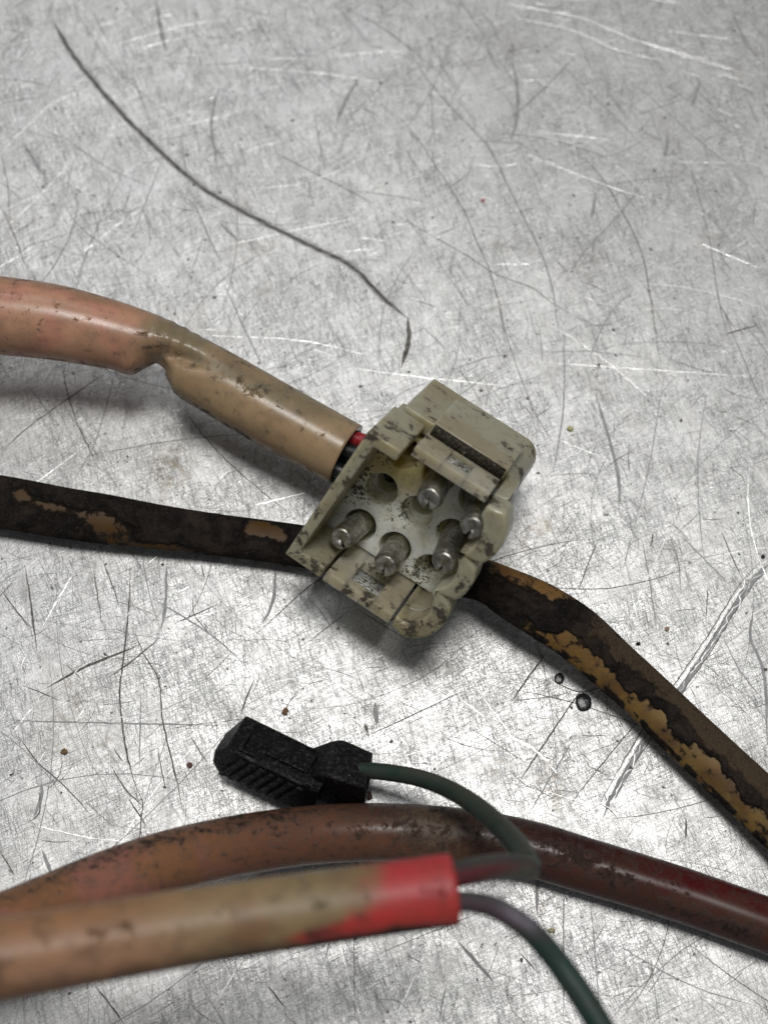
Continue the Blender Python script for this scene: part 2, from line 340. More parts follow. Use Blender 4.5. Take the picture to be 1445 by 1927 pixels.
    for L, wd, m in (([(735, 0), (735, 200), (700, 550), (680, 720), (690, 870), (720, 1080), (770, 1260), (830, 1390)], 7, 1), ([(145, 20), (180, 250), (210, 500)], 7, 1), ([(0, 145), (180, 380)], 5, 1), ([(740, 340), (820, 520), (900, 660), (920, 870), (960, 1060), (1010, 1260), (1040, 1440)], 6, 1),
        ([(260, 710), (480, 590), (800, 460)], 8, 1), ([(610, 650), (740, 560), (920, 410)], 6, 1), ([(590, 0), (680, 240)], 5, 1), ([(530, 20), (580, 350)], 4, 1), ([(0, 110), (150, 10)], 4, 2), ([(945, 0), (940, 220), (915, 380)], 8, 2), ([(850, 190), (1050, 310), (1230, 430), (1390, 580)], 6, 2),
        ([(90, 960), (220, 1130), (320, 1220), (440, 1340), (530, 1440)], 5, 1), ([(240, 1240), (235, 1330), (190, 1440)], 9, 2), ([(1445, 650), (1390, 780), (1365, 860)], 6, 1), ([(620, 1130), (720, 1290), (830, 1390)], 5, 1), ([(640, 1040), (700, 1130)], 5, 1), ([(1090, 180), (1110, 310), (1220, 430)], 4, 1),
        ([(450, 440), (700, 425)], 3.5, 2), ([(990, 340), (1240, 230)], 5, 1), ([(130, 690), (350, 780)], 4, 1), ([(890, 1040), (940, 1280)], 4, 1), ([(800, 740), (790, 1180)], 5, 2), ([(1140, 0), (1160, 90)], 6, 1), ([(1080, 980), (1180, 1140)], 4, 1), ([(0, 890), (380, 900), (1100, 915), (1300, 915)], 6, 2)):
        k.px(zA(L), wd, .018, m, .06)
    for L, wd in (([(230, 380), (330, 200), (440, 20)], 5), ([(30, 760), (160, 500)], 4), ([(0, 1060), (150, 860), (260, 740)], 5), ([(100, 890), (330, 720), (640, 380), (880, 130)], 4), ([(490, 760), (680, 770)], 7), ([(320, 920), (700, 870), (920, 830)], 5), ([(400, 930), (800, 880), (1300, 650)], 4),
                  ([(130, 1260), (340, 940)], 4), ([(440, 880), (480, 820)], 7), ([(1090, 310), (1250, 265)], 9), ([(1150, 690), (1420, 690)], 3), ([(800, 870), (1100, 760)], 3.5), ([(1350, 210), (1440, 170)], 9), ([(990, 180), (1100, 110)], 5), ([(700, 480), (830, 410), (1000, 400)], 4), ([(600, 690), (800, 560)], 4), ([(1290, 1440), (1440, 1310)], 6)):
        k.px(zA(L), wd, .028, 0, .06)
    for L, wd, m in (([(500, 30), (440, 170), (380, 330)], 5, 1), ([(200, 680), (0, 960)], 7, 1), ([(440, 840), (340, 970), (170, 1220), (30, 1430)], 6, 1), ([(730, 20), (770, 220), (820, 560)], 5, 2), ([(885, 0), (940, 170), (955, 330)], 5, 2), ([(1180, 0), (1240, 140), (1300, 270)], 5, 1), ([(940, 0), (1060, 130), (1240, 310)], 5, 2),
        ([(1360, 430), (1345, 600), (1420, 800), (1440, 1200)], 8, 2), ([(1200, 620), (1300, 800), (1430, 960)], 4, 2), ([(1105, 310), (1095, 500)], 4, 1), ([(800, 0), (790, 80)], 6, 1), ([(680, 20), (630, 220)], 4, 2), ([(240, 840), (380, 900), (520, 870)], 5, 1), ([(0, 950), (200, 930), (350, 900)], 4, 2), ([(540, 870), (540, 1030)], 3, 1)):
        k.px(zC(L), wd, .015, m, .05)
    for L, wd in (([(770, 680), (1000, 730)], 4), ([(1060, 730), (1445, 770)], 6), ([(780, 190), (1020, 160), (1300, 100)], 4), ([(560, 490), (660, 480)], 4), ([(0, 1150), (120, 1210), (220, 1300)], 14), ([(220, 1310), (330, 1440)], 9), ([(250, 840), (330, 870)], 4), ([(1220, 1080), (1330, 960)], 4), ([(0, 800), (220, 835)], 4)):
        k.px(zC(L), wd, .03, 0, .08)
    # the wide double gouge on the right, a burnished band between two dark lips
    g = [(1445, 1055), (1400, 1105), (1340, 1200), (1290, 1275), (1230, 1360), (1180, 1440), (1128, 1535)]
    k.px([(x - 4, y - 2) for x, y in g], 9, .02, 0, .2, taper=.06); k.px([(x + 4, y + 3) for x, y in g], 14, .01, 2, .2, taper=.06); k.px([(x + 5, y + 2) for x, y in g], 5, .02, 0, .3, taper=.06); k.px([(x - 9, y - 5) for x, y in g], 4, .02, 1, .08); k.px([(x + 9, y + 6) for x, y in g], 4, .02, 1, .1)
    k.px(g, 2.5, .05, 1, .06)
    for L, wd, m in (([(0, 890), (130, 770), (300, 620), (450, 520), (570, 450)], 4, 1), ([(0, 1180), (400, 1090), (700, 1010), (900, 940), (1100, 870)], 5, 0), ([(120, 500), (100, 700), (40, 830)], 9, 2), ([(300, 930), (520, 760)], 4, 1), ([(560, 730), (900, 940)], 3, 1), ([(830, 1250), (920, 1160)], 4, 0), ([(680, 1270), (690, 1400)], 12, 2), ([(620, 1390), (640, 1440)], 14, 1)):
        k.px(zB(L), wd, .02, m, .05)
    lower = [([(0, 855), (60, 800), (200, 700)], 5, 1), ([(115, 680), (140, 780), (190, 890)], 5, 1), ([(220, 690), (180, 830), (130, 920)], 5, 2), ([(330, 750), (420, 860), (560, 980)], 4, 1), ([(420, 530), (470, 640), (500, 700)], 6, 2), ([(50, 720), (110, 800)], 4, 2), ([(350, 630), (560, 640), (700, 670)], 5, 0),
             ([(420, 650), (460, 560), (520, 520)], 3, 2), ([(365, 620), (440, 620)], 4, 0), ([(540, 640), (660, 680)], 4, 0), ([(480, 950), (600, 920)], 8, 0), ([(240, 1100), (320, 1020)], 4, 0), ([(1000, 680), (1440, 710)], 5, 0),
             ([(1120, 740), (1160, 880), (1165, 960)], 9, 2), ([(1060, 620), (1060, 760), (1040, 900)], 6, 2), ([(1250, 700), (1220, 880), (1190, 1000)], 4, 2), ([(1350, 560), (1445, 790)], 5, 2), ([(1060, 1660), (1060, 1927)], 5, 2), ([(1110, 1690), (1130, 1927)], 4, 2), ([(820, 1750), (740, 1927)], 7, 0), ([(840, 1850), (825, 1927)], 4, 2),
             ([(180, 1855), (235, 1927)], 6, 1), ([(520, 1800), (480, 1927)], 5, 0), ([(500, 1850), (540, 1900)], 5, 1), ([(940, 1850), (1090, 1860)], 3, 0), ([(1130, 1760), (1290, 1850), (1445, 1900)], 4, 2), ([(690, 1830), (960, 1860)], 3, 0), ([(50, 1550), (160, 1575), (240, 1585)], 9, 0), ([(75, 1490), (75, 1530), (55, 1548)], 6, 1), ([(270, 1500), (262, 1590)], 5, 1), ([(240, 1500), (280, 1560)], 5, 1), ([(80, 1600), (100, 1650)], 9, 2), ([(0, 1600), (30, 1650)], 5, 1),
             ([(860, 1770), (930, 1850)], 8, 2), ([(1010, 1640), (1010, 1720)], 8, 2), ([(975, 1790), (1010, 1830)], 5, 1), ([(1290, 1540), (1290, 1580)], 7, 1), ([(1340, 1480), (1440, 1560)], 4, 0), ([(560, 1300), (520, 1360)], 4, 1), ([(700, 1200), (900, 1340), (1000, 1430)], 6, 0), ([(885, 1280), (960, 1380)], 7, 0), ([(1240, 1310), (1130, 1440), (1060, 1530)], 4, 1), ([(1085, 1380), (990, 1540)], 5, 2)]
    for L, wd, m in lower: k.px(L, wd, .02, m, .06)
    # fine work wear: thousands of short nicks and hairlines
    def rnd(): 
        x, y = R.uniform(-62, 62), R.uniform(-62, 78)
        return x, y
    dirs = [0.35, 0.6, 0.15, -0.2, 1.9, 1.6, 2.2, 2.6, 1.2]
    for i in range(10500):
        x, y = rnd(); a = R.choice(dirs) + R.gauss(0, .3); L = min(9, R.expovariate(1 / 1.3) + .4); c = R.gauss(0, .08)
        n = 3 if L < 2 else 5
        pts = []
        for j in range(n):
            t = (j / (n - 1) - .5) * L; aa = a + c * t; pts.append((x + t * math.cos(aa) + R.gauss(0, .015), y + t * math.sin(aa) + R.gauss(0, .015)))
        m = 0 if R.random() < .55 else (2 if R.random() < .5 else 1)
        k.strip(pts, R.choice((.04, .05, .06, .08)) * (1.0 if m == 0 else .9), R.uniform(.008, .03), m)
    for i in range(420):
        x, y = rnd(); a = R.choice(dirs) + R.gauss(0, .35); L = R.uniform(6, 26); c = R.gauss(0, .018); n = 9; pts = []
        for j in range(n):
            t = (j / (n - 1) - .5) * L; aa = a + c * t; pts.append((x + t * math.cos(aa) + R.gauss(0, .03), y + t * math.sin(aa) + R.gauss(0, .03)))
        m = R.choice((0, 0, 2, 2, 1)); k.strip(pts, R.uniform(.04, .11), R.uniform(.003, .010), m)
    for i in range(1100): k.blob(*rnd(), R.choice((.06, .08, .1, .13, .2)), 1)
    for i in range(260): k.blob(*rnd(), R.choice((.08, .12, .16)), 2)
    o = obj('scratches', k.v, k.f, None, worktop, smooth=False, mats=[M['burnish'], M['groove'], M['faint']], fmat=k.m, recalc=False)
    o['kind'] = 'stuff'
make_scratches()

# ------------------------------------------------------------------ tubes
def sweep(name, path, mat, parent, paint, step=.3, seg=48, flat=1.0, deform=None, wall=None, cap=(True, True)):
    """a tube along path = (x, y, height, width[, flatness]); it carries tint, grime and dust per point"""
    rows = []
    for e in path:
        p = P(e[0], e[1], e[2]); rows.append((p.x, p.y, p.z, e[3] / pxmm(p) / 2, e[4] if len(e) > 4 else flat, e[0]))
    pts = catmull(rows, step); n = len(pts)
    V, F, tint, grime, dust = [], [], [], [], []
    def ring(c, S, Un, rw, rh, sp, t, inner=False, k=1.0):
        for j in range(seg):
            a = 2 * math.pi * j / seg; q, tp = math.cos(a), math.sin(a)
            f = deform(t, sp, q, tp) if deform and not inner else 1.0
            V.append(c + S * (q * rw * f * k) + Un * (tp * rh * f * k))
            ti, g, d = paint(sp, q, tp, V[-1]) if not inner else ((.05, .03, .02), .0, .0)
            tint.extend((*ti, 1)); grime.append(g); dust.append(d)
    cs = [Vector(p[:3]) for p in pts]; fr = []
    for i in range(n):
        T = (cs[min(n - 1, i + 1)] - cs[max(0, i - 1)]).normalized()
        S = TOC.cross(T).normalized() if flat == 1.0 else Vector((0, -.12, 1)).cross(T).normalized()
        Un = T.cross(S).normalized(); fr.append((T, S, Un))
        rw = pts[i][3]; ring(cs[i], S, Un, rw, rw * pts[i][4], pts[i][5], i / (n - 1))
    def bridge(a, b):
        for j in range(seg):
            j2 = (j + 1) % seg; F.append((a + j, a + j2, b + j2, b + j))
    for i in range(n - 1): bridge(i * seg, (i + 1) * seg)
    def lining(i, sgn):
        T, S, Un = fr[i]; rw = pts[i][3]; k = 1 - wall / rw
        b0 = len(V); ring(cs[i], S, Un, rw * k, rw * pts[i][4] * k, 0, 0, True); bridge(i * seg, b0)
        b1 = len(V); ring(cs[i] - T * (sgn * 7), S, Un, rw * k * .97, rw * pts[i][4] * k * .97, 0, 0, True); bridge(b0, b1)
        F.append(tuple(range(b1, b1 + seg)))
    if wall: lining(n - 1, 1)
    elif cap[1]: F.append(tuple(range((n - 1) * seg, n * seg)))
    if cap[0]: F.append(tuple(range(seg - 1, -1, -1)))
    o = obj(name, V, F, mat, parent, attrs={'tint': ('FLOAT_COLOR', tint), 'grime': ('FLOAT', grime), 'dust': ('FLOAT', dust)})
    return o, cs, fr, pts

# --- thing 1: mustard sleeving crusted black, running behind the white connector
def paint_cable(s, q, t, p):
    base = mix((0.18, 0.088, 0.023), (0.185, 0.112, 0.033), sstep(900, 1300, s)); 
    base = mix(base, (0.115, 0.060, 0.020), sstep(-.1, .5, nz(p, .25)))
    g = 0.30; d = .25; wob = nz(p, .30, 3) * .42 + nz(p, 1.1, 8) * .16
    if s < 760:
        g = .92 + wob * .6
        for x, qq, wx, wq, a in ((45, .30, 22, .30, .75), (130, -.05, 70, .28, .48), (215, -.35, 55, .40, .62), (95, .1, 40, .2, .35), (300, -.95, 130, .22, .5), (490, .45, 38, .45, .95), (80, .75, 90, .12, .2), (530, .15, 15, .3, .5)):
            g -= 1.2 * a * math.exp(-((s - x) / wx) ** 2 - ((q - qq) / wq) ** 2)
            d = .10; base = mix(base, (0.070, 0.034, 0.008), .9)
    else:
        # crust over the crown, bare mustard along the lower edge, brown dust on the upper side further on
        lo = -.62 + .42 * sstep(1000, 1120, s) - .05 * sstep(1250, 1400, s) + wob
        hi = .30 + .75 * sstep(990, 1100, s) + wob
        if s < 1000: lo = -1.2
        g = .86 * sstep(lo - .12, lo + .16, q) * (1 - sstep(hi - .15, hi + .15, q)) + .22
        if s > 1080:
            up = sstep(.02, .4, q + wob); g += .2 * up * sstep(1080, 1160, s); d = .25 + .75 * up * sstep(1040, 1130, s)
        for x, qq, wx, wq, a in ((1155, .0, 22, .2, -.5), (1160, .22, 25, .2, .45), (1255, .05, 20, .25, .4), (1250, -.3, 9, .3, -.5), (1345, -.1, 12, .22, -.9), (1105, .25, 25, .3, .3), (905, .4, 14, .4, .5), (960, -.8, 60, .3, .4)):
            g += a * math.exp(-((s - x) / wx) ** 2 - ((q - qq) / wq) ** 2)
        if q < -.82: g += .35 * sstep(0, .3, nz(p, .8, 5) + .2)
    return base, g, d
cable = empty('sheathed_cable', P(980, 1130, 0))
tag(cable, 'mustard sleeved cable crusted with black grime, passing behind the white connector', 'cable')
sweep('sleeve', [(-160, 925, 2.6, 108, .55), (0, 944, 2.6, 101, .5), (120, 965, 2.5, 98, .5), (200, 977, 2.4, 95, .5), (300, 992, 2.3, 86, .55), (400, 1005, 2.2, 80, .6), (550, 1025, 2.2, 80, .6), (700, 1050, 2.2, 84, .6), (840, 1075, 3.2, 88, .55), (915, 1094, 4.4, 82, .5),
                 (965, 1120, 5.0, 96, .45), (1020, 1150, 5.0, 106, .42), (1085, 1192, 4.4, 106, .42), (1150, 1250, 3.4, 101, .45), (1210, 1304, 2.6, 99, .48), (1275, 1367, 2.5, 102, .48), (1350, 1438, 2.5, 104, .48), (1445, 1528, 2.6, 106, .48), (1600, 1690, 2.7, 106, .48)],
      M['cable'], cable, paint_cable, step=.28, seg=56, flat=.5)

# --- thing 2: maroon to brown tube at the bottom
def paint_maroon(s, q, t, p):
    n1 = nz(p, .16, 2)
    brown = (0.165, 0.072, 0.042); pink = (0.30, 0.125, 0.088); mar = (0.06, 0.010, 0.009); dark = (0.055, 0.023, 0.017); tan = (0.25, 0.115, 0.055)
    c = mix(pink, tan, sstep(-.1, .3, n1 + .25 * q)); c = mix(c, brown, sstep(250, 520, s)); c = mix(c, dark, sstep(480, 760, s) * sstep(-.3, .5, q + n1) * .85)
    c = mix(c, mix((0.13, 0.042, 0.030), mar, sstep(-.2, .5, q + n1)), sstep(820, 1050, s)); c = mix(c, (0.135, 0.004, 0.008), sstep(1060, 1330, s) * sstep(-.2, .55, q + n1 * .6))
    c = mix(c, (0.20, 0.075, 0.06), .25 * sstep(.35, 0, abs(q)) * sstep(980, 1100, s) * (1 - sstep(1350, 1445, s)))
    g = .22 + .12 * sstep(.55, 1, q) + .04 * n1
    for x, qq, wx, wq, a in ((1075, .35, 55, .35, .28), (1150, .0, 60, .4, .20), (1300, -.35, 90, .35, .22), (1400, -.35, 40, .4, .26), (720, .2, 180, .6, .13), (230, .8, 160, .25, .16), (480, .85, 100, .25, .16), (1000, -.4, 60, .4, .2)):
        g += a * math.exp(-((s - x) / wx) ** 2 - ((q - qq) / wq) ** 2)
    d = .30 + .30 * math.exp(-((s - 800) / 260) ** 2) + .1 * n1
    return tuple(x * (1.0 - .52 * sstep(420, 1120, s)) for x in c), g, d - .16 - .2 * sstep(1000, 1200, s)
maroon = empty('sheathed_cable', P(760, 1570, 0))
tag(maroon, 'dark red to brown sleeved cable lying behind the bright red sleeve end', 'cable')
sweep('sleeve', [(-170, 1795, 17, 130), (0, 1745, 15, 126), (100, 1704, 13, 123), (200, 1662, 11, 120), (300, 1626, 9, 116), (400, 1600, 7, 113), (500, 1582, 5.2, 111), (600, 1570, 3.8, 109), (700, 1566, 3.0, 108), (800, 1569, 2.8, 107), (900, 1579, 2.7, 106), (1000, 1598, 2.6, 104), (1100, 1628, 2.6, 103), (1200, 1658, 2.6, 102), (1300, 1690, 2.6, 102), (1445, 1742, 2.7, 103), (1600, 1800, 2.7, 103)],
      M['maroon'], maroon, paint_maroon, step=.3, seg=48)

# --- thing 3: red-ended sleeve with two green wires, one ending in the black plug
harness = empty('wire_harness', P(560, 1440, 0))
tag(harness, 'red ended tan sleeve with two green wires, one ending in a small black plug', 'wire harness')
def paint_near(s, q, t, p):
    n1 = nz(p, .22, 1); n2 = nz(p, .5, 6)
    c = mix((0.40, 0.20, 0.095), (0.35, 0.235, 0.115), sstep(150, 450, s)); c = mix(c, (0.52, 0.30, 0.20), .5 * sstep(.5, 0, abs(q + .25)) * (1 - sstep(200, 520, s)))
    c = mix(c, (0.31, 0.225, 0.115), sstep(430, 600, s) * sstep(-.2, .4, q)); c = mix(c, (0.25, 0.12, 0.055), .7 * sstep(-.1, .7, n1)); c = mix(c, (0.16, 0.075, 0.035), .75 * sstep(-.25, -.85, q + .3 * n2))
    edge = 690 - 60 * q + (80 if -.2 < q < .3 else 0) * 0 + 40 * n2 + 30 * n1
    edge = 705 - 140 * math.exp(-((q + .50) / .36) ** 2) + 34 * n2 + 26 * n1
    c = mix(c, mix((0.62, 0.055, 0.045), (0.56, 0.045, 0.05), sstep(-.3, .3, q)), sstep(edge - 45, edge + 35, s))
    g = .17 + .06 * n1
    for x, qq, wx, wq, a in ((640, -.98, 170, .30, .75), (770, -.98, 90, .24, .6), (430, -.85, 60, .2, .3), (230, .55, 45, .18, .18), (110, -.45, 25, .15, .22), (575, -.42, 16, .14, .3), (230, -.8, 150, .2, .16)):
        g += a * math.exp(-((s - x) / wx) ** 2 - ((q - qq) / wq) ** 2)
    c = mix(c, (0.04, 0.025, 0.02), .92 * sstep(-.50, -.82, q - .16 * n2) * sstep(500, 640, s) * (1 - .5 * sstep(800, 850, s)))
    return tuple(x * .78 for x in c), g, .16 + .1 * n1
near, ncs, nfr, npts = sweep('sleeve', [(-170, 1830, 35, 158), (0, 1805, 34, 154), (200, 1771, 33, 147), (400, 1738, 32, 141), (600, 1709, 31, 137), (700, 1695, 30.5, 135), (852, 1674, 30, 134)],
      M['near'], harness, paint_near, step=.35, seg=56, wall=.55)
def paint_w1(s, q, t, p):
    n1 = nz(p, .5, 2); c = mix((0.012, 0.034, 0.025), (0.022, 0.042, 0.033), sstep(-.3, .4, n1))
    c = mix(c, (0.075, 0.072, 0.055), .55 * sstep(.1, .9, q) * sstep(720, 800, s))
    return c, .26 + .05 * n1, .28
def paint_w1b(s, q, t, p):
    n1 = nz(p, .4, 2); c = mix((0.13, 0.022, 0.03), (0.085, 0.09, 0.07), sstep(885, 985, s + 60 * q)); c = mix(c, (0.05, 0.05, 0.045), sstep(.2, .9, -q))
    return c, .28, .2
sweep('wire', [(655, 1452, 4.2, 30), (690, 1450, 4.6, 31), (740, 1455, 5.5, 32), (795, 1466, 7, 33), (850, 1488, 9, 35), (900, 1520, 11.5, 38), (940, 1555, 14, 41), (970, 1588, 17, 44), (990, 1618, 20, 46), (997, 1632, 22, 44), (985, 1632, 23.5, 46), (955, 1630, 25, 48), (915, 1634, 27, 50), (880, 1641, 28.5, 50), (845, 1648, 29.5, 50), (780, 1662, 30.5, 50)],
      M['wire'], harness, lambda s, q, t, p: (paint_w1b(s, q, t, p) if p.z > 23 else paint_w1(s, q, t, p)), step=.3, seg=24)
def paint_w2(s, q, t, p):
    n1 = nz(p, .4, 4); c = mix((0.075, 0.050, 0.065), (0.20, 0.18, 0.22), sstep(915, 968, s) * (1 - sstep(975, 1015, s)) * sstep(-.5, .5, q))
    c = mix(c, (0.014, 0.042, 0.036), sstep(965, 1020, s - 22 * q)); c = mix(c, (0.055, 0.085, 0.075), .4 * sstep(.2, 1, q))
    return c, .25 + .04 * n1, .2
sweep('wire', [(780, 1712, 30, 38), (850, 1698, 29.6, 38), (890, 1698, 29, 39), (930, 1708, 28.5, 41), (970, 1730, 28, 43), (1010, 1764, 27.5, 45), (1050, 1812, 27, 47), (1090, 1868, 27, 49), (1130, 1932, 27, 50), (1190, 2040, 27, 50)],
      M['wire'], harness, paint_w2, step=.35, seg=24)

def make_plug():
    a = P(440, 1402, 3.2); b = P(604, 1480, 3.2)
    X = (b - a).normalized(); L = (b - a).length
    Zc = (TOC - X * TOC.dot(X)).normalized(); Yc = Zc.cross(X).normalized()      # Yc: towards the back of the bench
    r2 = math.sqrt(.5); A = (Zc * r2 + Yc * r2); B = (Zc * r2 - Yc * r2)          # A: normal of the upper face, B: normal of the ribbed face
    W = lambda x, p, q: a + X * x + A * p + B * q
    hs = 2.02
    def sect(x, pa, pb, qa, qb, ch):
        return [W(x, pb - ch, qb), W(x, pb, qb - ch), W(x, pb, qa + ch), W(x, pb - ch, qa), W(x, pa + ch, qa), W(x, pa, qa + ch), W(x, pa, qb - ch), W(x, pa + ch, qb)]
    def loft(name, rings, parent, mat, bev=.05, ends=True):
        V, F = [], []; n = len(rings[0])
        for r in rings: V += r
        for i in range(len(rings) - 1):
            for j in range(n): F.append((i * n + j, i * n + (j + 1) % n, (i + 1) * n + (j + 1) % n, (i + 1) * n + j))
        if ends: F += [tuple(range(n - 1, -1, -1)), tuple(range((len(rings) - 1) * n, len(rings) * n))]
        return obj(name, V, F, mat, parent, bevel=bev)
    k = L / 9.3
    pl = loft('plug', [sect(-1.0, -1.0, .7, -.3, 1.75, .15), sect(-.85, -1.2, .9, -.6, 1.9, .15), sect(0, -2.0, hs, -2.0, hs, .15), sect(8.0 * k, -1.9, hs, -1.9, hs, .15), sect(8.8 * k, -1.6, 1.6, -1.8, 1.7, .25), sect(9.6 * k, -1.4, 1.55, -1.7, 1.5, .3)], harness, M['plug'])
    # collar with an open end round the wire, set at a slight angle to the body
    body = (a, X, A, B); a = P(590, 1450, 3.4); b = P(694, 1466, 3.6); X = (b - a).normalized(); L2 = (b - a).length
    Zc = (TOC - X * TOC.dot(X)).normalized(); Yc = Zc.cross(X).normalized(); A = Zc * r2 + Yc * r2; B = Zc * r2 - Yc * r2
    out = [sect(-.4, -1.4, 1.2, -1.5, 1.4, .15), sect(1.2, -2.0, 2.05, -1.9, 1.75, .15), sect(1.7, -2.1, 2.3, -2.0, 1.9, .2), sect(2.3, -2.1, 2.25, -2.1, 2.0, .2), sect(L2, -1.6, 1.25, -2.0, 1.75, .25)]
    inn = [sect(L2 - .05, -1.3, .95, -1.6, 1.4, .25), sect(2.0, -1.0, .9, -1.2, 1.0, .25)]
    loft('collar', out + inn, pl, M['plug'], .05)
    a, X, A, B = body
    # raised panel on the upper face and L shaped lip
    def box(name, x0, x1, p0, p1, q0, q1, sk=0.0, bev=.08):
        V = [W(x + sk * (q if sk else 0), p, q) for x in (x0, x1) for p in (p0, p1) for q in (q0, q1)]
        return obj(name, V, [(0, 1, 3, 2), (4, 6, 7, 5), (0, 4, 5, 1), (2, 3, 7, 6), (0, 2, 6, 4), (1, 5, 7, 3)], M['plug'], pl, bevel=bev)
    box('latch_tongue', 3.2, 7.9 * k, hs - .1, hs + .28, -1.1, .9)
    box('lip', .9, 1.3, hs - .1, hs + .22, -.4, 1.7); box('lip', 1.3, 3.1, hs - .1, hs + .22, 1.25, 1.65)
    for i in range(7):
        x = 1.45 + i * .9
        V = [W(x + dx - .5 * (1.6 - p), p, q) for dx in (0, .52) for p in (-1.65, 1.62) for q in (hs - .15, hs + .24)]
        obj('rib', V, [(0, 1, 3, 2), (4, 6, 7, 5), (0, 4, 5, 1), (2, 3, 7, 6), (0, 2, 6, 4), (1, 5, 7, 3)], M['plug'], pl, bevel=.05)
make_plug()

# ------------------------------------------------------------------ thing 4: the white connector in its tan sleeve
conn = empty('wire_connector', P(770, 1080, 0))
tag(conn, 'grimy translucent white nine way pin connector on a kinked tan sleeve', 'connector')
BT = math.radians(28)
E2 = (RIGHT * -.545 - UPV * .838).normalized(); E1 = (RIGHT * .838 - UPV * .545).normalized()
NN = (TOC * math.cos(BT) + (E2 - E1 * .14).normalized() * math.sin(BT)).normalized(); VV = (E2 - NN * E2.dot(NN)).normalized(); UU = VV.cross(NN).normalized(); UU = UU if UU.dot(E1) > 0 else -UU
O0 = P(783.6, 963.6, 10.2); KK = 19.8 / pxmm(O0); KV = KK / math.cos(BT)
def W(u, v, n): return O0 + UU * (u * KK) + VV * (v * KV) + NN * (n * KK)
def prism(poly, n0, n1):
    """outline (u, v) run from depth n0 to n1"""
    k = len(poly); V = [W(u, v, n0) for u, v in poly] + [W(u, v, n1) for u, v in poly]
    F = [tuple(range(k - 1, -1, -1)), tuple(range(k, 2 * k))] + [(i, (i + 1) % k, k + (i + 1) % k, k + i) for i in range(k)]
    return V, F
def join(parts):
    V, F = [], []
    for v, f in parts:
        b = len(V); V += v; F += [tuple(i + b for i in q) for q in f]
    return V, F
def rect(u0, u1, v0, v1): return [(u0, v0), (u1, v0), (u1, v1), (u0, v1)]
def arc(cu, cv, r, a0, a1, n): return [(cu + r * math.cos(math.radians(a0 + (a1 - a0) * i / n)), cv + r * math.sin(math.radians(a0 + (a1 - a0) * i / n))) for i in range(n + 1)]

SP = [(W(-6.4, -6.4, 7), 1.5), (W(-5.6, -6.2, 7), 1.1), (W(-5.2, -6.85, 3.5), 1.3), (W(-4.2, -6.85, 2), 1.0), (W(-7.6, 5.2, 7), 1.4), (W(-6.2, 6.3, 7), 1.1), (W(-4.8, 6.4, 7), .9), (W(-7.3, 2.4, 7), 1.0), (W(-7.0, -1.5, 7), .9),
      (W(5.9, -2.6, 6.9), 1.1), (W(7.1, -3.8, 7), 1.0), (W(7.4, .4, 7), 1.2), (W(6.7, 2.9, 7), 1.3), (W(6.8, 4.5, 7), 1.1), (W(5.6, 6.1, 7), 1.1), (W(4.3, 6.3, 7), .8), (W(1.0, 6.4, 7), 1.0), (W(-1.0, 6.4, 7), .9), (W(-4.2, -7.25, -3), 1.6), (W(-3, -7.25, -2), 1.4), (W(6.5, -6.2, -4), 1.0), (W(3.5, -8.3, -3), .7), (W(-3.3, -6.9, 6), 1.0), (W(-3.2, -6.9, 4.4), 1.1), (W(-3.3, -6.9, 2.8), 1.1), (W(-4.0, 6.5, 5.5), .8), (W(-3.9, 6.3, 3), .9), (W(3.7, 6.4, 6), .8), (W(3.7, 6.3, 3.5), .8), (W(5.2, -7.0, 5), .9), (W(5.3, -7.2, 2.5), .9), (W(6, -7.25, -9), 1.2), (W(0, -7.25, -9.5), .9), (W(4.9, -8.3, -5.6), .8)]
SK = [(W(-6.3, -.4, 0), 1.7), (W(-6.0, 1.3, 0), 1.9), (W(-5.6, -3.6, 0), 2.2), (W(-5.5, -5.0, 0), 1.5), (W(-4.6, .3, -1), 1.9), (W(-1.6, .4, -1), 2.0), (W(-1.2, 1.3, -1), 1.8), (W(3.0, 5.0, -1), 2.4), (W(0, 6.0, 3), 2.6), (W(-2.5, -4.6, 0), 1.5), (W(1.3, -6.85, 3), 2.6), (W(2.6, .4, -1), 1.3)]
def mat_band():
    s = NT('grime_packed_step'); f = s.noise(1.3, 7, .75); g = s.noise(4, 5, .7)
    col = s.mixc(s.step(g, .4, .68), (0.02, 0.015, 0.012), (0.085, 0.07, 0.052)); col = s.mixc(s.step(f, .56, .64), col, (0.30, 0.275, 0.20))
    return s.done(Base_Color=col, Roughness=.7, Specular_IOR_Level=.25, Normal=s.bump(s.ma('ADD', f, g), .8, .02))
M['band'] = mat_band()
M['nylon'] = mat_nylon('aged_nylon', (0.365, 0.35, 0.255), (0.32, 0.28, 0.175), .45, .59, SP)
M['insert'] = mat_nylon('pale_nylon', (0.92, 0.91, 0.76), (0.74, 0.62, 0.28), .4, .67, (), SK, (W(-4.6, -4.4, 0), 8.0))
M['clear'] = mat_nylon('greyed_nylon', (0.45, 0.42, 0.33), (0.38, 0.335, 0.23), .45, .59, SP, SK[8:9])

